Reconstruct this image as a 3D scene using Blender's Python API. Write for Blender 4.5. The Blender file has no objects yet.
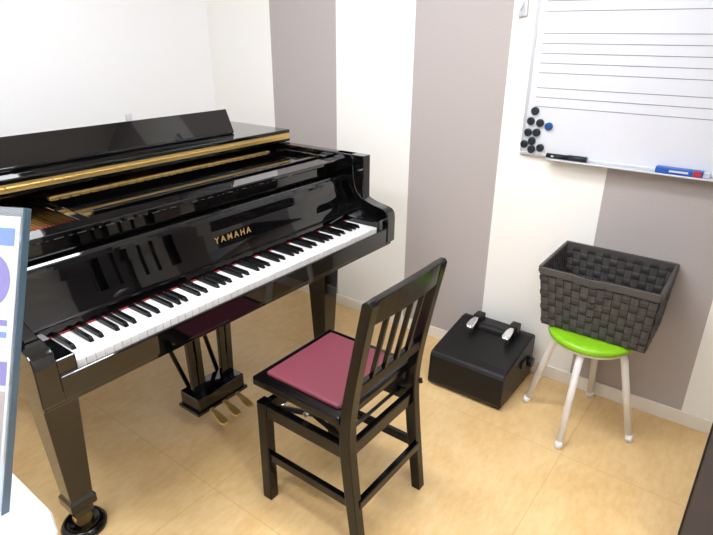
import bpy, bmesh, math, random
from mathutils import Vector, Matrix
random.seed(4)
S=bpy.context.scene
COL=bpy.context.collection
# ---------------------------------------------------------------- materials
def s2l(c):
    return tuple((v/255/12.92 if v/255<=.04045 else ((v/255+.055)/1.055)**2.4) for v in c)
def mat(name,rgb,rough=.5,metal=0,coat=0,noise=0,nscale=30,bump=0,spec=.5,trans=0,emit=0,alpha=1):
    m=bpy.data.materials.new(name);m.use_nodes=True;n=m.node_tree.nodes;l=m.node_tree.links
    b=n['Principled BSDF'];c=s2l(rgb)
    b.inputs['Base Color'].default_value=(*c,1);b.inputs['Roughness'].default_value=rough
    b.inputs['Metallic'].default_value=metal;b.inputs['Coat Weight'].default_value=coat
    b.inputs['Coat Roughness'].default_value=.03
    b.inputs['Specular IOR Level'].default_value=spec
    b.inputs['Transmission Weight'].default_value=trans
    b.inputs['Alpha'].default_value=alpha
    if emit:
        b.inputs['Emission Color'].default_value=(*c,1);b.inputs['Emission Strength'].default_value=emit
    tc=n.new('ShaderNodeTexCoord');nt=n.new('ShaderNodeTexNoise');nt.inputs['Scale'].default_value=nscale;nt.inputs['Detail'].default_value=5
    l.new(tc.outputs['Object'],nt.inputs['Vector'])
    if noise:
        mx=n.new('ShaderNodeMix');mx.data_type='RGBA'
        mx.inputs[6].default_value=(*[v*(1-noise) for v in c],1);mx.inputs[7].default_value=(*[min(1,v*(1+noise)) for v in c],1)
        l.new(nt.outputs['Fac'],mx.inputs[0]);l.new(mx.outputs[2],b.inputs['Base Color'])
    if bump:
        bp=n.new('ShaderNodeBump');bp.inputs['Strength'].default_value=bump;bp.inputs['Distance'].default_value=.002
        l.new(nt.outputs['Fac'],bp.inputs['Height']);l.new(bp.outputs[0],b.inputs['Normal'])
    return m
M={}
M['ebony']=mat('polished_ebony',(4,4,5),.03,coat=.5,noise=.1,spec=.45)
M['ebony2']=mat('satin_black_wood',(8,6,7),.2,coat=.1,noise=.15,spec=.3)
M['ivory']=mat('ivory_white_keys',(222,222,222),.18,coat=.5,noise=.02)
M['bkey']=mat('black_keys',(8,8,9),.25,noise=.1,spec=.3)
M['gold']=mat('brass',(228,194,122),.33,metal=.85,noise=.08)
M['plate']=mat('gold_iron_plate',(150,112,58),.45,metal=.5,noise=.1)
M['felt']=mat('red_felt',(130,20,30),.9,noise=.2,nscale=200)
M['wood']=mat('spruce_wood',(190,140,85),.5,noise=.2,nscale=12)
M['burg']=mat('burgundy_vinyl',(122,56,70),.42,noise=.12,nscale=260,bump=.25,spec=.45)
M['lime']=mat('lime_vinyl',(134,194,24),.35,noise=.04)
M['white']=mat('white_paint_metal',(236,236,238),.3,noise=.02)
M['weave']=mat('charcoal_strap',(72,68,66),.55,noise=.25,nscale=90,bump=.3)
M['weave2']=mat('charcoal_strap_dark',(55,52,51),.6,noise=.25,nscale=90,bump=.3)
M['weavein']=mat('strap_gap',(20,19,19),.9,noise=.2)
M['plastic']=mat('black_plastic',(13,12,14),.4,noise=.15,nscale=120,bump=.15,spec=.35)
M['chrome']=mat('chrome',(232,232,235),.2,metal=.85,noise=.02)
M['steel']=mat('dark_zinc_steel',(92,90,90),.35,metal=.8,noise=.08)
M['board']=mat('whiteboard_enamel',(218,221,229),.22,noise=.01)
M['alu']=mat('aluminium_frame',(200,203,209),.4,metal=.4,noise=.04)
M['ink']=mat('staff_line_grey',(130,132,142),.6,noise=.05)
M['mag']=mat('magnet_dark',(22,34,42),.35,noise=.1)
M['magb']=mat('magnet_blue',(24,74,140),.35,noise=.1)
M['blue']=mat('blue_sleeve',(18,84,180),.4,noise=.1)
M['red']=mat('red_label',(180,40,50),.5,noise=.1)
M['wplas']=mat('white_plastic',(205,208,212),.35,noise=.02)
M['dgrey']=mat('dark_grey_door_skin',(60,57,62),.5,noise=.08,nscale=60,bump=.1)
M['cream']=mat('baseboard_cream',(236,230,218),.5,noise=.03)
M['paper']=mat('paper_white',(205,212,228),.6,noise=.02)
M['pblue']=mat('print_blue',(70,115,185),.6,noise=.1)
M['ppurp']=mat('print_purple',(105,85,170),.6,noise=.1)
M['pink']=mat('print_beige',(165,145,140),.6,noise=.35,nscale=40)
M['acry']=mat('clear_acrylic',(225,235,245),.05,noise=.01,alpha=.10)
M['aedge']=mat('acrylic_polished_edge',(70,90,105),.1,noise=.05)
M['ceil']=mat('ceiling_white',(240,241,243),.9,noise=.02,nscale=80)
M['wallw']=mat('wall_white',(245,245,245),.85,noise=.02,nscale=150,bump=.1)
M['lamp']=mat('lamp_diffuser',(247,250,255),.5,emit=28)
def wall_mat(x0,w):
    m=mat('striped_wallpaper',(255,255,255),.85);n=m.node_tree.nodes;l=m.node_tree.links;b=n['Principled BSDF']
    tc=n.new('ShaderNodeTexCoord');sp=n.new('ShaderNodeSeparateXYZ');l.new(tc.outputs['Object'],sp.inputs[0])
    def mth(op,a,v=None,v2=None):
        k=n.new('ShaderNodeMath');k.operation=op;l.new(a,k.inputs[0])
        if v is not None:k.inputs[1].default_value=v
        return k.outputs[0]
    t=mth('DIVIDE',mth('SUBTRACT',sp.outputs[0],x0),w)
    f=mth('LESS_THAN',mth('FLOORED_MODULO',t,2),1)
    g=mth('GREATER_THAN',t,0)
    mu=n.new('ShaderNodeMath');mu.operation='MULTIPLY';l.new(f,mu.inputs[0]);l.new(g,mu.inputs[1])
    mp=n.new('ShaderNodeMapping');mp.inputs['Scale'].default_value=(160,160,60);l.new(tc.outputs['Object'],mp.inputs[0])
    nt=n.new('ShaderNodeTexNoise');nt.inputs['Scale'].default_value=3;nt.inputs['Detail'].default_value=3;l.new(mp.outputs[0],nt.inputs['Vector'])
    gr=n.new('ShaderNodeMix');gr.data_type='RGBA';gr.inputs[6].default_value=(*s2l((164,156,154)),1);gr.inputs[7].default_value=(*s2l((194,186,183)),1)
    l.new(nt.outputs['Fac'],gr.inputs[0])
    mx=n.new('ShaderNodeMix');mx.data_type='RGBA';mx.inputs[6].default_value=(*s2l((246,244,239)),1)
    l.new(mu.outputs[0],mx.inputs[0]);l.new(gr.outputs[2],mx.inputs[7]);l.new(mx.outputs[2],b.inputs['Base Color'])
    bp=n.new('ShaderNodeBump');bp.inputs['Strength'].default_value=.15;bp.inputs['Distance'].default_value=.002
    l.new(nt.outputs['Fac'],bp.inputs['Height']);l.new(bp.outputs[0],b.inputs['Normal'])
    return m
def floor_mat(sx,sy,T):
    m=mat('mottled_vinyl_tile',(255,255,255),.3);n=m.node_tree.nodes;l=m.node_tree.links;b=n['Principled BSDF']
    tc=n.new('ShaderNodeTexCoord');sp=n.new('ShaderNodeSeparateXYZ');l.new(tc.outputs['Object'],sp.inputs[0])
    def mk(op,a,v=None):
        k=n.new('ShaderNodeMath');k.operation=op
        l.new(a,k.inputs[0])
        if v is not None:
            if isinstance(v,(int,float)):k.inputs[1].default_value=v
            else:l.new(v,k.inputs[1])
        return k.outputs[0]
    def seam(o,s):
        t=mk('FLOORED_MODULO',mk('SUBTRACT',o,s-.0015),T)
        return mk('LESS_THAN',t,.003)
    se=mk('MULTIPLY',mk('MAXIMUM',seam(sp.outputs[0],sx),seam(sp.outputs[1],sy)),.45)
    n1=n.new('ShaderNodeTexNoise');n1.inputs['Scale'].default_value=2.2;n1.inputs['Detail'].default_value=8;n1.inputs['Roughness'].default_value=.65;n1.inputs['Distortion'].default_value=1.2
    mp=n.new('ShaderNodeMapping');mp.inputs['Scale'].default_value=(1,.35,1);l.new(tc.outputs['Object'],mp.inputs[0])
    n2=n.new('ShaderNodeTexNoise');n2.inputs['Scale'].default_value=45;n2.inputs['Detail'].default_value=6;n2.inputs['Roughness'].default_value=.7
    l.new(tc.outputs['Object'],n1.inputs['Vector']);l.new(mp.outputs[0],n2.inputs['Vector'])
    av=mk('MULTIPLY',mk('ADD',n1.outputs['Fac'],n2.outputs['Fac']),.5)
    r=n.new('ShaderNodeValToRGB');e=r.color_ramp.elements
    e[0].position=.38;e[0].color=(*s2l((218,178,120)),1);e[1].position=.62;e[1].color=(*s2l((232,201,148)),1)
    l.new(av,r.inputs[0])
    mx=n.new('ShaderNodeMix');mx.data_type='RGBA';mx.inputs[7].default_value=(*s2l((182,142,92)),1)
    l.new(se,mx.inputs[0]);l.new(r.outputs[0],mx.inputs[6]);l.new(mx.outputs[2],b.inputs['Base Color'])
    return m
# ---------------------------------------------------------------- helpers
def group(name,loc):
    e=bpy.data.objects.new(name,None);e.location=loc;e.empty_display_size=.1;COL.objects.link(e);return e
def add(name,verts,faces,m,par=None,bevel=0,seg=2,smooth=False):
    me=bpy.data.meshes.new(name);me.from_pydata([tuple(v) for v in verts],[],faces);me.validate()
    bm=bmesh.new();bm.from_mesh(me);bmesh.ops.recalc_face_normals(bm,faces=bm.faces);bm.to_mesh(me);bm.free()
    o=bpy.data.objects.new(name,me);COL.objects.link(o)
    for mm in (m if isinstance(m,list) else [m]):me.materials.append(mm)
    if smooth:
        for p in me.polygons:p.use_smooth=True
    if par is not None:
        o.parent=par;o.matrix_parent_inverse=Matrix.Translation(par.location).inverted()
    if bevel:
        b=o.modifiers.new('bevel','BEVEL');b.width=bevel;b.segments=seg;b.limit_method='ANGLE';b.angle_limit=.6
        if smooth: b.harden_normals=True
    return o
BF=[(0,1,2,3),(4,7,6,5),(0,4,5,1),(1,5,6,2),(2,6,7,3),(3,7,4,0)]
def bv(x0,x1,y0,y1,z0,z1):
    return [(x0,y0,z0),(x1,y0,z0),(x1,y1,z0),(x0,y1,z0),(x0,y0,z1),(x1,y0,z1),(x1,y1,z1),(x0,y1,z1)]
def box(name,x0,x1,y0,y1,z0,z1,m,par=None,bevel=0,seg=2):
    return add(name,bv(x0,x1,y0,y1,z0,z1),BF,m,par,bevel,seg)
def boxes(name,lst,m,par=None,bevel=0):
    v=[];f=[]
    for b in lst:
        k=len(v);v+=bv(*b);f+=[tuple(i+k for i in q) for q in BF]
    return add(name,v,f,m,par,bevel)
def prism(name,prof,axis,a,b,m,par=None,bevel=0,smooth=False):
    """prof: 2D pts; axis 'y': prof=(x,z); axis 'x': prof=(y,z); axis 'z': prof=(x,y)"""
    def mk(p,t):
        return {'y':(p[0],t,p[1]),'x':(t,p[0],p[1]),'z':(p[0],p[1],t)}[axis]
    n=len(prof);v=[mk(p,a) for p in prof]+[mk(p,b) for p in prof]
    f=[tuple(range(n)),tuple(range(2*n-1,n-1,-1))]+[(i,(i+1)%n,(i+1)%n+n,i+n) for i in range(n)]
    return add(name,v,f,m,par,bevel)
def bar(name,p,q,w,h,m,par=None,bevel=0,up=(0,0,1),w2=None,h2=None):
    p=Vector(p);q=Vector(q);d=(q-p).normalized();u=Vector(up)
    s=d.cross(u)
    if s.length<1e-3:s=d.cross(Vector((1,0,0)))
    s.normalize();t=s.cross(d).normalized();w2=w2 or w;h2=h2 or h
    v=[p+s*a*w/2+t*b*h/2 for a,b in((-1,-1),(1,-1),(1,1),(-1,1))]+[q+s*a*w2/2+t*b*h2/2 for a,b in((-1,-1),(1,-1),(1,1),(-1,1))]
    return add(name,v,BF,m,par,bevel)
def tube(name,pts,r,m,par=None,n=14,radii=None):
    pts=[Vector(p) for p in pts];v=[];f=[]
    for i,p in enumerate(pts):
        d=(pts[min(i+1,len(pts)-1)]-pts[max(i-1,0)]).normalized()
        s=d.cross(Vector((0,0,1)))
        if s.length<1e-2:s=d.cross(Vector((1,0,0)))
        s.normalize();t=s.cross(d);rr=radii[i] if radii else r
        for k in range(n):
            a=2*math.pi*k/n;v.append(p+s*math.cos(a)*rr+t*math.sin(a)*rr)
    for i in range(len(pts)-1):
        for k in range(n):
            f.append((i*n+k,i*n+(k+1)%n,(i+1)*n+(k+1)%n,(i+1)*n+k))
    f.append(tuple(range(n)));f.append(tuple(range((len(pts)-1)*n,len(pts)*n)))
    o=add(name,v,f,m,par)
    for i,p in enumerate(o.data.polygons):p.use_smooth=len(p.vertices)==4
    return o
def lathe(name,prof,c,m,par=None,n=48):
    v=[];f=[]
    for r,z in prof:
        for k in range(n):
            a=2*math.pi*k/n;v.append((c[0]+r*math.cos(a),c[1]+r*math.sin(a),c[2]+z))
    for i in range(len(prof)-1):
        for k in range(n):f.append((i*n+k,i*n+(k+1)%n,(i+1)*n+(k+1)%n,(i+1)*n+k))
    f.append(tuple(range(n)));f.append(tuple(range((len(prof)-1)*n,len(prof)*n)))
    o=add(name,v,f,m,par)
    for p in o.data.polygons:p.use_smooth=len(p.vertices)==4
    return o
def catmull(P,k=6):
    out=[]
    for i in range(len(P)-1):
        p0=Vector(P[max(i-1,0)]);p1=Vector(P[i]);p2=Vector(P[i+1]);p3=Vector(P[min(i+2,len(P)-1)])
        for j in range(k):
            t=j/k
            out.append(tuple(.5*((2*p1)+(p2-p0)*t+(2*p0-5*p1+4*p2-p3)*t*t+(3*p1-p0-3*p2+p3)*t**3)))
    out.append(tuple(P[-1]));return out
# ---------------------------------------------------------------- room
YW=2.25;XL=-2.76;XR=1.15;YB=-1.7;H=2.45;W0=-2.264;SW=.4426
box('floor',XL-.1,XR+.1,YB-.1,YW+.1,-.06,0,floor_mat(-.37,1.777,.9))
box('ceiling',XL-.1,XR+.1,YB-.1,YW+.1,H,H+.06,M['ceil'])
box('wall_back',XL-.1,XR+.1,YW,YW+.1,0,H,wall_mat(W0,SW))
box('wall_left',XL-.1,XL,YB,YW,0,H,M['wallw'])
box('wall_right',XR,XR+.1,YB,YW,0,H,M['wallw'])
box('wall_front',XL,XR,YB-.1,YB,0,H,M['wallw'])
box('baseboard_back',XL,XR,YW-.008,YW,0,.062,M['cream'],bevel=.003)
box('baseboard_left',XL,XL+.008,YB,YW-.008,0,.062,M['cream'],bevel=.003)
def lampfix(loc):
    g=group('ceiling_light',(loc[0],loc[1],H))
    box('housing',loc[0]-.64,loc[0]+.64,loc[1]-.17,loc[1]+.17,H-.05,H,M['wplas'],g,.005)
    box('diffuser',loc[0]-.61,loc[0]+.61,loc[1]-.14,loc[1]+.14,H-.065,H-.048,M['lamp'],g,.004)
lampfix((-1.1,1.15));lampfix((-1.1,-.35))
lampfix((.35,.5))
# ---------------------------------------------------------------- grand piano
g=group('grand_piano',(-1.9,1.1,0))
YL,YR=.395,1.82;KX=-1.194;KZ=.737;KY0=.495;KY1=1.725;AX=-1.172
E=M['ebony']
outline=[(-1.30,YL),(-2.40,YL)]+catmull([(-2.40,YL),(-2.56,.42),(-2.655,.50),(-2.685,.62),(-2.665,.76),(-2.60,.90),(-2.49,1.06),(-2.37,1.22),(-2.27,1.40),(-2.19,1.56),(-2.09,1.71),(-1.96,1.795),(-1.80,YR)],5)[1:]+[(-1.30,YR)]
def inset(pl,d):
    out=[];n=len(pl)
    for i,p in enumerate(pl):
        a=Vector(pl[max(i-1,0)]);b=Vector(pl[min(i+1,n-1)]);t=(b-a).normalized();nn=Vector((t.y,-t.x))
        c=Vector((-1.9,1.1));v=Vector(p)
        if (v+nn*.01-c).length>(v-nn*.01-c).length:nn=-nn
        out.append(tuple(v+nn*d))
    return out
inn=inset(outline,.045)
n=len(outline);Z0,Z1=.655,1.0
v=[(*p,Z0) for p in outline]+[(*p,Z1) for p in outline]+[(*p,Z1) for p in inn]+[(*p,Z0) for p in inn]
f=[]
for i in range(n-1):
    for a in range(4):
        b=(a+1)%4;f.append((a*n+i,a*n+i+1,b*n+i+1,b*n+i))
f+=[(0,n,2*n,3*n),(n-1,2*n-1,3*n-1,4*n-1)]
add('rim',v,f,E,g,.003)
prism('soundboard_bottom',inn,'z',.68,.71,M['ebony2'],g)
plate=[p for p in inset(outline,.06)]
plate=[(min(p[0],-1.47),p[1]) for p in plate]
prism('iron_plate',plate,'z',.895,.915,M['plate'],g,.004)
prof=[(-1.32,.655),(AX-.01,.655),(AX,.665)]+catmull([(AX,.70),(AX,.765),(AX-.010,.792),(AX-.035,.803),(AX-.085,.812),(AX-.135,.832),(AX-.165,.868),(AX-.175,.91)],5)+[(AX-.178,.985),(AX-.19,1.0),(-1.45,1.0),(-1.45,.655)]
prism('arm_bass',prof[1:],'y',YL-.002,YL+.05,E,g,.003)
prism('arm_treble',prof[1:],'y',YR-.05,YR+.002,E,g,.003)
box('cheek_block_bass',-1.345,KX+.008,YL+.05,KY0-.002,.69,.762,E,g,.004)
box('cheek_block_treble',-1.345,KX+.008,KY1+.002,YR-.05,.69,.762,E,g,.004)
box('keybed',-1.62,AX-.012,YL+.004,YR-.004,.645,.70,E,g,.004)
box('keyslip',-1.188,AX-.004,YL+.05,YR-.05,.66,.722,E,g,.004)
box('key_frame',-1.36,-1.19,KY0,KY1,.70,.715,M['wood'],g)
p=(KY1-KY0)/52
wk=[]
for i in range(52):
    y=KY0+i*p;wk.append((-1.347,KX,y+.0007,y+p-.0007,.714,KZ))
boxes('white_keys',wk,M['ivory'],g,.0014)
v=[];f=[]
for i in range(51):
    if i%7 in(0,2,3,5,6):
        off={0:0,2:-.0015,3:.0015,5:-.002,6:0}[i%7]
        y=KY0+(i+1)*p+off;k=len(v);hw=.0062
        v+=[(-1.347,y-hw,KZ),(-1.246,y-hw,KZ),(-1.246,y+hw,KZ),(-1.347,y+hw,KZ),(-1.347,y-hw+.001,KZ+.0125),(-1.255,y-hw+.001,KZ+.0115),(-1.255,y+hw-.001,KZ+.0115),(-1.347,y+hw-.001,KZ+.0125)]
        f+=[tuple(a+k for a in q) for q in BF]
add('black_keys',v,f,M['bkey'],g,.0012)
box('key_felt',-1.351,-1.3445,KY0,KY1,.735,.7395,M['felt'],g)
fb=[(-1.349,.742),(-1.352,.742)]+[(-1.37,.80),(-1.378,.86)]+catmull([(-1.380,.895),(-1.388,.912),(-1.402,.918),(-1.416,.910)],4)+[(-1.42,.89),(-1.42,.742)]
prism('fallboard',fb[1:],'y',YL+.052,YR-.052,E,g,.001)
box('fallboard_felt_rail',-1.375,-1.350,YL+.052,YR-.052,.762,.768,M['ebony2'],g,.001)
box('name_board',-1.475,-1.425,YL+.048,YR-.048,.74,.962,E,g,.004)
box('front_shelf',-1.475,-1.405,YL+.048,YR-.048,.962,.978,E,g,.004)
cu=bpy.data.curves.new('lettering','FONT');cu.body='YAMAHA';cu.size=.029;cu.extrude=.0006;cu.offset=.0003;cu.space_character=1.5;cu.align_x='CENTER';cu.align_y='CENTER'
to=bpy.data.objects.new('lettering',cu);COL.objects.link(to);cu.materials.append(M['gold'])
ang=math.atan2(.008,.06)
to.matrix_world=Matrix.Translation((-1.3735,1.145,.828))@Matrix(((0,-math.sin(ang),math.cos(ang),0),(1,0,0,0),(0,math.cos(ang),math.sin(ang),0),(0,0,0,1)))
mw=to.matrix_world.copy();to.parent=g;to.matrix_parent_inverse=Matrix.Translation(g.location).inverted();to.matrix_basis=mw
box('desk_slide_panel',-1.80,-1.50,.74,1.74,.952,.968,E,g,.003)
box('desk_rail_treble',-1.82,-1.475,1.742,1.773,.93,.985,E,g,.003)
box('desk_rail_inner',-1.82,-1.475,.70,.73,.93,.975,E,g,.003)
box('desk_front_lip',-1.53,-1.51,.76,1.72,.968,.980,E,g,.003)
box('hinge_reflection',-1.79,-1.772,.76,1.72,.968,.973,M['gold'],g,.001)  # gold strip modelled as the lid hinge's mirror image in the glossy panel
boxes('hinge_reflection_knuckles',[(-1.775,-1.769,y,y+.028,.968,.975) for y in [.762+i*.034 for i in range(28)]],M['gold'],g,.001)  # knuckles of the same modelled reflection
pins=[]
for r in range(4):
    for i in range(70):
        y=.455+i*.0185+r*.004
        if y>1.75:continue
        x=-1.53-.022*r;pins.append((x-.003,x+.003,y-.003,y+.003,.912,.935))
boxes('tuning_pins',pins,M['chrome'],g)
box('string_felt',-1.66,-1.63,.46,1.75,.914,.922,M['felt'],g)
boxes('strings',[(-2.35 if y<1.3 else -2.05,-1.60,y,y+.0012,.926,.927) for y in [.46+i*.012 for i in range(105)]],M['gold'],g)
lid_out=[q for q in inset(outline,-.012) if q[0]<-1.76]
lid=[(-1.752,YL-.012)]+lid_out+[(-1.752,YR+.012)]
prism('lid_main',lid,'z',1.003,1.025,E,g,.004)
box('lid_front_flap',-2.145,-1.752,YL-.012,YR+.012,1.033,1.055,E,g,.004)
box('lid_hinge',-1.757,-1.748,YL,YR+.004,1.017,1.041,M['gold'],g)
boxes('hinge_knuckles',[(-1.749,-1.745,y,y+.030,1.026,1.033) for y in [.40+i*.034 for i in range(41)]],M['gold'],g,.002)
boxes('lid_bumpers',[(-2.10,-2.08,y,y+.02,1.025,1.033) for y in(.5,1.1,1.7)],M['plastic'],g)
bar('music_desk',(-1.862,1.07,1.056),(-1.905,1.07,1.150),1.06,.016,E,g,.003,up=(1,0,.4))
box('music_desk_ledge',-1.90,-1.85,.56,1.58,1.0555,1.066,E,g,.003)
bar('music_desk_prop',(-1.91,1.0,1.14),(-2.02,1.0,1.058),.02,.006,M['alu'],g)
bar('desk_prop_tip',(-1.935,1.17,1.10),(-1.935,1.17,1.172),.022,.010,M['alu'],g,.002)
def pleg(name,x,y):
    v=[];f=[]
    secs=[(.645,.058,.058),(.60,.058,.058),(.595,.050,.050),(.56,.052,.052),(.14,.034,.034),(.13,.040,.040),(.10,.040,.040),(.095,.030,.030),(.065,.028,.028)]
    for z,a,b in secs:
        v+=[(x-a,y-b,z),(x+a,y-b,z),(x+a,y+b,z),(x-a,y+b,z)]
    for i in range(len(secs)-1):
        for k in range(4):f.append((i*4+k,i*4+(k+1)%4,i*4+4+(k+1)%4,i*4+4+k))
    f+=[(0,1,2,3),tuple(range(len(v)-4,len(v)))]
    add(name,v,f,E,g,.003)
    tube(name+'_caster',[(x-.013,y,.040),(x+.013,y,.040)],.026,M['gold'],g,20)
    lathe(name+'_cup',[(.066,0),(.068,.012),(.060,.026),(.045,.030),(.043,.018),(.001,.018)],(x,y,0),M['ebony2'],g,40)
pleg('leg_bass',-1.47,.525);pleg('leg_treble',-1.47,1.71);pleg('leg_tail',-2.42,.80)
LX=-1.565;LY=1.14
box('lyre_box',LX-.06,LX+.050,LY-.115,LY+.115,.110,.170,E,g,.006)
box('lyre_base',LX-.065,LX+.058,LY-.125,LY+.125,.097,.112,E,g,.004)
for i,dy in enumerate((-.085,-.055,.055,.085)):
    bar('lyre_post_%d'%i,(LX,LY+dy,.17),(LX,LY+dy*1.15,.62),.020,.028,E,g,.003)
box('lyre_top',LX-.055,LX+.06,LY-.15,LY+.15,.605,.646,E,g,.005)
for i,dy in enumerate((-.07,.07)):
    tube('lyre_brace_%d'%i,[(LX-.05,LY+dy,.14),(LX-.34,LY+dy*1.6,.66)],.009,M['ebony2'],g)
for i,dy in enumerate((-.065,0,.065)):
    v=[];f=[];secs=[(LX+.04,.008,.102),(LX+.075,.010,.096),(LX+.10,.016,.083),(LX+.128,.018,.073),(LX+.142,.011,.069)]
    for x,w,z in secs:v+=[(x,LY+dy-w,z),(x,LY+dy+w,z),(x,LY+dy+w,z+.010),(x,LY+dy-w,z+.010)]
    for s in range(len(secs)-1):
        for k in range(4):f.append((s*4+k,s*4+(k+1)%4,s*4+4+(k+1)%4,s*4+4+k))
    f+=[(0,1,2,3),tuple(range(len(v)-4,len(v)))]
    add('pedal_%d'%i,v,f,M['gold'],g,.003)
# ---------------------------------------------------------------- chair
g=group('piano_chair',(-.92,1.145,0))
B=M['ebony2']
box('seat_frame',-1.118,-.775,.955,1.335,.448,.480,B,g,.008,3)
box('seat_pad',-1.088,-.80,.988,1.302,.476,.492,M['burg'],g,.008,3)
cy=[.975,1.315]
for i,y in enumerate(cy):
    pp=[(-.730,0),(-.698,0)]+catmull([(-.727,.25),(-.740,.40),(-.733,.52),(-.706,.68),(-.672,.85)],5)+[(-.680,.860),(-.696,.858)]+catmull([(-.704,.85),(-.738,.68),(-.768,.52),(-.777,.40),(-.764,.25)],5)
    prism('back_post_%d'%i,pp,'y',y-.017,y+.017,B,g,.003)
    box('front_leg_%d'%i,-1.108,-1.070,y-.018,y+.018,0,.392,B,g,.004)
    box('side_apron_%d'%i,-1.075,-.755,y-.013,y+.013,.340,.385,B,g,.003)
    box('side_stretcher_%d'%i,-1.08,-.735,y-.010,y+.010,.165,.195,B,g,.003)
def bx(z):
    t=(z-.5)/.35;return -.752+.064*t
v=[];f=[];N=10
for j in range(N+1):
    t=j/N;y=.98+t*.33;bow=.012*(1-(2*t-1)**2)
    for (dx,z) in((-.012,.785),(.012,.785),(.012,.858),(-.012,.858)):
        arch=.008*(1-(2*t-1)**2) if z>.8 else -.0
        v.append((bx(z)+dx+bow,y,z+arch))
for j in range(N):
    for k in range(4):f.append((j*4+k,j*4+(k+1)%4,j*4+4+(k+1)%4,j*4+4+k))
f+=[(0,1,2,3),tuple(range(N*4,N*4+4))]
add('top_rail',v,f,B,g,.003)
box('lower_back_rail',bx(.57)-.010,bx(.57)+.010,.985,1.305,.552,.585,B,g,.003)
for i,y in enumerate((1.055,1.115,1.175,1.235)):
    bar('back_slat_%d'%i,(bx(.58),y,.58),(bx(.79)+.008,y,.79),.014,.012,B,g,.002,up=(0,1,0))
box('front_apron',-1.10,-1.078,.98,1.31,.340,.385,B,g,.003)
box('rear_apron',-.768,-.748,.98,1.31,.340,.385,B,g,.003)
box('rear_stretcher',-.735,-.715,.98,1.31,.165,.195,B,g,.003)
boxes('subframe',[(-1.07,-1.05,1.0,1.29,.432,.450),(-.83,-.81,1.0,1.29,.432,.450),(-1.07,-.81,1.0,1.02,.432,.450),(-1.07,-.81,1.27,1.29,.432,.450)],M['plastic'],g,.002)
for i,y in enumerate((1.000,1.290)):
    bar('scissor_a_%d'%i,(-1.06,y,.362),(-.80,y,.442),.006,.020,M['steel'],g,.002)
    bar('scissor_b_%d'%i,(-1.06,y+.009,.442),(-.80,y+.009,.362),.006,.020,M['plastic'],g,.002)
    tube('pivot_bolt_%d'%i,[(-.93,y-.012,.402),(-.93,y+.02,.402)],.008,M['chrome'],g)
tube('lift_rod',[(-.93,.99,.402),(-.93,1.30,.402)],.006,M['steel'],g)
tube('cross_rod_front',[(-1.05,.99,.365),(-1.05,1.30,.365)],.006,M['chrome'],g)
tube('cross_rod_rear',[(-.81,.99,.365),(-.81,1.30,.365)],.006,M['steel'],g)
bar('height_lever',(-.80,1.30,.40),(-.735,1.340,.415),.012,.018,M['plastic'],g,.003)
box('lever_bracket',-.84,-.79,1.24,1.33,.40,.445,M['plastic'],g,.004)
coil=[]
for k in range(121):
    a=k/120*2*math.pi*14
    coil.append((-1.03+.19*k/120,1.15+.011*math.cos(a),.40+.011*math.sin(a)))
tube('adjust_spring',coil,.0022,M['steel'],g,6)
# ---------------------------------------------------------------- pedal extender
g=group('pedal_extension_box',(-.82,2.03,0))
pp=[(1.872,.012),(1.866,.03),(1.874,.150),(1.885,.166),(1.92,.176),(2.17,.222),(2.20,.222),(2.212,.21),(2.212,.012)]
prism('body',pp,'x',-1.0,-.655,M['plastic'],g,.006)
boxes('feet',[(-.97,-.94,1.89,1.92,0,.014),(-.70,-.67,1.89,1.92,0,.014),(-.97,-.94,2.16,2.19,0,.014),(-.70,-.67,2.16,2.19,0,.014)],M['plastic'],g)
prism('rear_mount',[(2.10,.20),(2.11,.230),(2.13,.240),(2.19,.240),(2.20,.20)],'x',-.895,-.755,M['plastic'],g,.006)
for i,x in enumerate((-.905,-.735)):
    v=[];f=[];secs=[(2.16,.009,.246),(2.12,.010,.250),(2.09,.016,.248),(2.057,.018,.239),(2.045,.011,.234)]
    for y,w,z in secs:v+=[(x-w,y,z),(x+w,y,z),(x+w,y,z+.012),(x-w,y,z+.012)]
    for s in range(len(secs)-1):
        for k in range(4):f.append((s*4+k,s*4+(k+1)%4,s*4+4+(k+1)%4,s*4+4+k))
    f+=[(0,1,2,3),tuple(range(len(v)-4,len(v)))]
    add('pedal_%d'%i,v,f,M['chrome'],g,.004)
    box('pedal_bracket_%d'%i,x-.020,x+.020,2.125,2.18,.20,.268,M['plastic'],g,.005)
    box('pedal_rod_%d'%i,x-.006,x+.006,2.07,2.082,.19,.246,M['steel'],g,.002)
tube('side_knob',[(-.657,2.15,.11),(-.632,2.15,.11)],.022,M['plastic'],g,24)
box('side_latch',-.657,-.645,2.05,2.10,.12,.15,M['plastic'],g,.003)
# ---------------------------------------------------------------- stool + basket
g=group('round_stool',(-.39,2.015,0))
C=(-.39,2.012,0);SZ=.420
lathe('seat',[(.10,SZ-.034),(.145,SZ-.034),(.155,SZ-.026),(.158,SZ-.015),(.155,SZ-.006),(.145,SZ-.001),(.10,SZ),(.002,SZ)],C,M['lime'],g,64)
lathe('seat_under',[(.09,SZ-.046),(.14,SZ-.044),(.14,SZ-.034)],C,M['white'],g)
for i in range(4):
    a=i*math.pi/2;dx,dy=math.cos(a),math.sin(a)
    pts=[(C[0]+dx*r,C[1]+dy*r,z) for r,z in((.02,SZ-.050),(.09,SZ-.052),(.118,SZ-.062),(.130,SZ-.085),(.204,.012))]
    tube('leg_%d'%i,pts,.0135,M['white'],g)
    tube('leg_tip_%d'%i,[(C[0]+dx*.2015,C[1]+dy*.2015,.03),(C[0]+dx*.206,C[1]+dy*.206,0)],.0148,M['white'],g)
g=group('woven_basket',(-.39,2.08,.42))
zb=.4225;zt=.655
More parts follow.
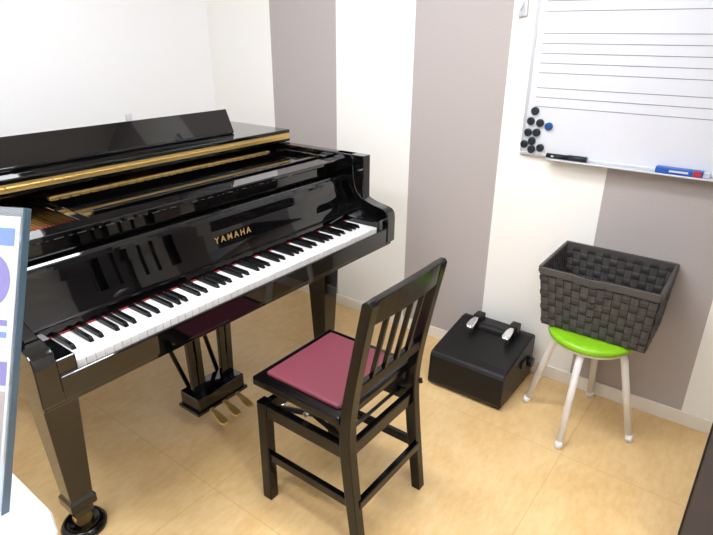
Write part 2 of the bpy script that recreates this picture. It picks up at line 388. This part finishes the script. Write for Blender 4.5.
def corner(u,w,z):
    t=(z-zb)/(zt-zb)
    x0=-.562-.032*t;x1=-.197+.012*t;y0=1.945-.012*t;y1=2.215+.018*t
    return x0+(x1-x0)*u,y0+(y1-y0)*w
def bpt(side,s,t):
    crease=math.exp(-((s-.42)/.10)**2)
    top=zt
    if side=='f': top=zt-.004-.016*crease
    if side=='b': top=zt+.012
    if side in'lr': top=zt+(.012 if side=='r' else .006)*s
    z=zb+(top-zb)*t
    u,w={'f':(s,0),'b':(s,1),'l':(0,s),'r':(1,s)}[side]
    x,y=corner(u,w,z)
    if side=='f': y+=.022*crease*t
    return Vector((x,y,z))
nrm={'f':Vector((0,-1,0)),'b':Vector((0,1,0)),'l':Vector((-1,0,0)),'r':Vector((1,0,0))}
va=[];fa=[];vb=[];fb_=[];vi=[];fi=[]
for side,nc in(('f',14),('b',14),('l',10),('r',10)):
    nr=8;nn=nrm[side]
    for out in(1,-1):
        for i in range(nc):
            for j in range(nr):
                hor=(i+j)%2
                vv,ff=(va,fa) if hor else (vb,fb_)
                s0,s1=(i+.04)/nc,(i+.96)/nc;t0,t1=(j+.04)/nr,(j+.96)/nr
                k=len(vv);L=3
                for a in range(L+1):
                    for b in range(L+1):
                        sa=s0+(s1-s0)*a/L;tb=t0+(t1-t0)*b/L
                        e=math.sin(math.pi*a/L) if hor else math.sin(math.pi*b/L)
                        vv.append(bpt(side,sa,tb)+nn*out*(.0015+.0035*e))
                for a in range(L):
                    for b in range(L):
                        q=k+a*(L+1)+b;ff.append((q,q+1,q+L+2,q+L+1))
    k=len(vi)
    for i in range(nc+1):
        for j in(0,1):
            vi.append(bpt(side,i/nc,j));
    for i in range(nc):fi.append((k+2*i,k+2*i+1,k+2*i+3,k+2*i+2))
def raw(name,v,f,m,sol=0):
    me=bpy.data.meshes.new(name);me.from_pydata([tuple(q) for q in v],[],f);me.materials.append(m)
    o=bpy.data.objects.new(name,me);COL.objects.link(o);o.parent=g;o.matrix_parent_inverse=Matrix.Translation(g.location).inverted()
    if sol:
        s=o.modifiers.new('s','SOLIDIFY');s.thickness=sol;s.offset=0
    return o
raw('straps_horizontal',va,fa,M['weave'],.001);raw('straps_vertical',vb,fb_,M['weave2'],.001)
raw('strap_core',vi,fi,M['weavein'],.002)
add('base',[corner(0,0,zb)+(zb,),corner(1,0,zb)+(zb,),corner(1,1,zb)+(zb,),corner(0,1,zb)+(zb,),corner(0,0,zb)+(zb+.004,),corner(1,0,zb)+(zb+.004,),corner(1,1,zb)+(zb+.004,),corner(0,1,zb)+(zb+.004,)],BF,M['weave2'],g)
for side in 'fblr':
    N=14;v=[];f=[]
    for i in range(N+1):
        p=bpt(side,i/N,1);nn=nrm[side]
        for a,b in((-.006,-.022),(.006,-.022),(.006,.003),(-.006,.003)):v.append(p+nn*a+Vector((0,0,b)))
    for i in range(N):
        for k in range(4):f.append((i*4+k,i*4+(k+1)%4,i*4+4+(k+1)%4,i*4+4+k))
    f+=[(0,1,2,3),tuple(range(N*4,N*4+4))]
    add('rim_'+side,v,f,M['weave'],g,.002)
# ---------------------------------------------------------------- whiteboard
g=group('whiteboard',(-.24,YW,1.45))
bx0,bx1,bz0,bz1=-.839,.36,.997,1.90
box('panel',bx0+.01,bx1-.01,YW-.016,YW,bz0+.01,bz1-.01,M['board'],g)
boxes('frame',[(bx0,bx1,YW-.0185,YW,bz0,bz0+.012),(bx0,bx1,YW-.0185,YW,bz1-.012,bz1),(bx0,bx0+.012,YW-.0185,YW,bz0+.012,bz1-.012),(bx1-.012,bx1,YW-.0185,YW,bz0+.012,bz1-.012)],M['alu'],g,.002)
zs=[1.19,1.225,1.26,1.315,1.35,1.385,1.42,1.455,1.53,1.565,1.60,1.635,1.67,1.76,1.795,1.83]
boxes('staff_lines',[(-.80,.32,YW-.0168,YW-.0158,z-.0013,z+.0013) for z in zs],M['ink'],g)
g=group('whiteboard_tray',(-.24,YW-.03,1.0))
box('shelf',bx0+.12,bx1-.1,YW-.055,YW-.0195,bz0-.004,bz0+.003,M['alu'],g,.002)
mg=group('whiteboard_magnets',(-.78,YW-.02,1.1))
for i,(x,z,b) in enumerate([(-.794,1.172,0),(-.806,1.132,0),(-.768,1.128,0),(-.732,1.118,1),(-.812,1.088,0),(-.778,1.090,0),(-.792,1.055,0),(-.822,1.040,0),(-.755,1.032,0),(-.790,1.022,0)]):
    tube('magnet_%d'%i,[(x,YW-.0187,z),(x,YW-.026,z),(x,YW-.029,z)],.015,M['magb'] if b else M['mag'],mg,24,radii=[.0155,.0155,.012])
mk=group('marker_pen',(-.67,YW-.036,1.01))
tube('barrel',[(-.72,YW-.036,1.0095),(-.635,YW-.036,1.0095)],.009,M['plastic'],mk,18)
tube('cap',[(-.635,YW-.036,1.0105),(-.565,YW-.036,1.0105)],.0102,M['mag'],mk,18)
box('label',-.70,-.69,YW-.0455,YW-.0445,1.006,1.012,M['paper'],mk)
mk=group('whiteboard_eraser',(-.24,YW-.036,1.01))
box('sleeve',-.325,-.175,YW-.052,YW-.022,1.0005,1.022,M['blue'],mk,.003)
box('felt_pad',-.175,-.155,YW-.050,YW-.024,1.0015,1.020,M['paper'],mk,.002)
box('label_white',-.28,-.22,YW-.0528,YW-.0518,1.008,1.015,M['paper'],mk)
box('label_red',-.205,-.180,YW-.0528,YW-.0518,1.002,1.021,M['red'],mk)
g=group('wall_hook',(-.895,YW,1.54))
box('plate',-.915,-.877,YW-.012,YW,1.515,1.60,M['wplas'],g,.004)
tube('hook',[(-.896,YW-.010,1.56),(-.896,YW-.03,1.545),(-.896,YW-.034,1.52),(-.896,YW-.026,1.508)],.005,M['wplas'],g)
box('screw_cover',-.903,-.889,YW-.0135,YW-.0115,1.575,1.589,M['alu'],g,.001)
# ---------------------------------------------------------------- left foreground
g=group('white_cabinet',(-.9,-.05,0))
ZC=.89
prism('body',[(-1.16,-.35),(-.60,-.35),(-.577,-.325),(-.575,.13),(-.580,.155),(-.600,.174),(-.63,.182),(-1.16,.185)],'z',0,ZC-.02,M['wplas'],g,.012)
prism('top_cap',[(-1.17,-.36),(-.60,-.36),(-.570,-.325),(-.567,.13),(-.573,.158),(-.597,.182),(-.63,.191),(-1.17,.195)],'z',ZC-.02,ZC,M['wplas'],g,.008)
g=group('acrylic_sign_stand',(-.8,.15,ZC))
b0=Vector((-.665,.149,ZC+.006));up=Vector((-.065,.130,.344));wd=Vector((-.875,-.445,0))*.215;nn=wd.cross(up).normalized()
if nn.y>0:nn=-nn
def pan(name,s0,s1,t0,t1,off,th,m):
    v=[]
    for o in(off,off+th):
        for s,t in((s0,t0),(s1,t0),(s1,t1),(s0,t1)):v.append(b0+wd*s+up*t+nn*o)
    return add(name,v,BF,m,g)
pan('acrylic_front',-.02,1.02,-.005,1.02,.002,.0025,M['acry'])
pan('acrylic_back',-.02,1.02,-.005,1.02,-.006,.0025,M['acry'])
pan('side_edge',-.028,-.018,-.005,1.02,-.006,.011,M['aedge'])
pan('poster',.02,.98,.0,.99,-.002,.0008,M['paper'])
pan('print_header',.05,.94,.89,.95,-.0011,.0004,M['pblue'])
pan('print_photo',.04,.94,.06,.40,-.0011,.0004,M['pink'])
pan('print_caption',.06,.7,.62,.64,-.0011,.0004,M['ppurp'])
pan('print_caption_b',.06,.7,.58,.60,-.0011,.0004,M['pblue'])
pan('print_band',.04,.94,.42,.50,-.0011,.0004,M['ppurp'])
v=[b0+wd*.19+up*.77+nn*-.0006+wd.normalized()*.028*math.cos(a)+up.normalized()*.034*math.sin(a) for a in [2*math.pi*k/32 for k in range(32)]]
add('print_badge',v,[tuple(range(32))],M['ppurp'],g)
pb=b0+wd
v=[b0+Vector((0,0,-.006)),b0+Vector((0.01,-.05,-.006)),pb+Vector((.03,-.06,-.006)),pb+Vector((0,0,-.006))]
v=v+[q+Vector((0,0,.003)) for q in v]
add('foot',v,BF,M['acry'],g)
# ---------------------------------------------------------------- door
g=group('door_1',(.45,1.5,0))
box('leaf',.045,.87,1.48,1.52,.006,2.05,M['dgrey'],g,.003)
tube('handle',[(.10,1.48,1.0),(.10,1.43,1.0),(.20,1.43,1.0)],.009,M['chrome'],g)
box('edge_seal',.040,.046,1.485,1.515,.006,2.05,M['plastic'],g)
# ---------------------------------------------------------------- camera
f,p,yaw,roll=553.48,.3999,.6439,.0063
fh=Vector((-math.sin(yaw),math.cos(yaw),0));R=Vector((math.cos(yaw),math.sin(yaw),0));Zv=Vector((0,0,1))
F=fh*math.cos(p)-Zv*math.sin(p);U=fh*math.sin(p)+Zv*math.cos(p)
R2=R*math.cos(roll)+U*math.sin(roll);U2=-R*math.sin(roll)+U*math.cos(roll)
cd=bpy.data.cameras.new('camera');cam=bpy.data.objects.new('camera',cd);COL.objects.link(cam)
cd.sensor_width=36;cd.lens=f*36/713;cd.clip_start=.02
cam.matrix_world=Matrix(((R2.x,U2.x,-F.x,0),(R2.y,U2.y,-F.y,0),(R2.z,U2.z,-F.z,1.45),(0,0,0,1)))
S.camera=cam
w=bpy.data.worlds.new('world');S.world=w;w.use_nodes=True;w.node_tree.nodes['Background'].inputs[0].default_value=(.9,.95,1,1);w.node_tree.nodes['Background'].inputs[1].default_value=.5
S.view_settings.view_transform='Standard'
S.view_settings.exposure=0
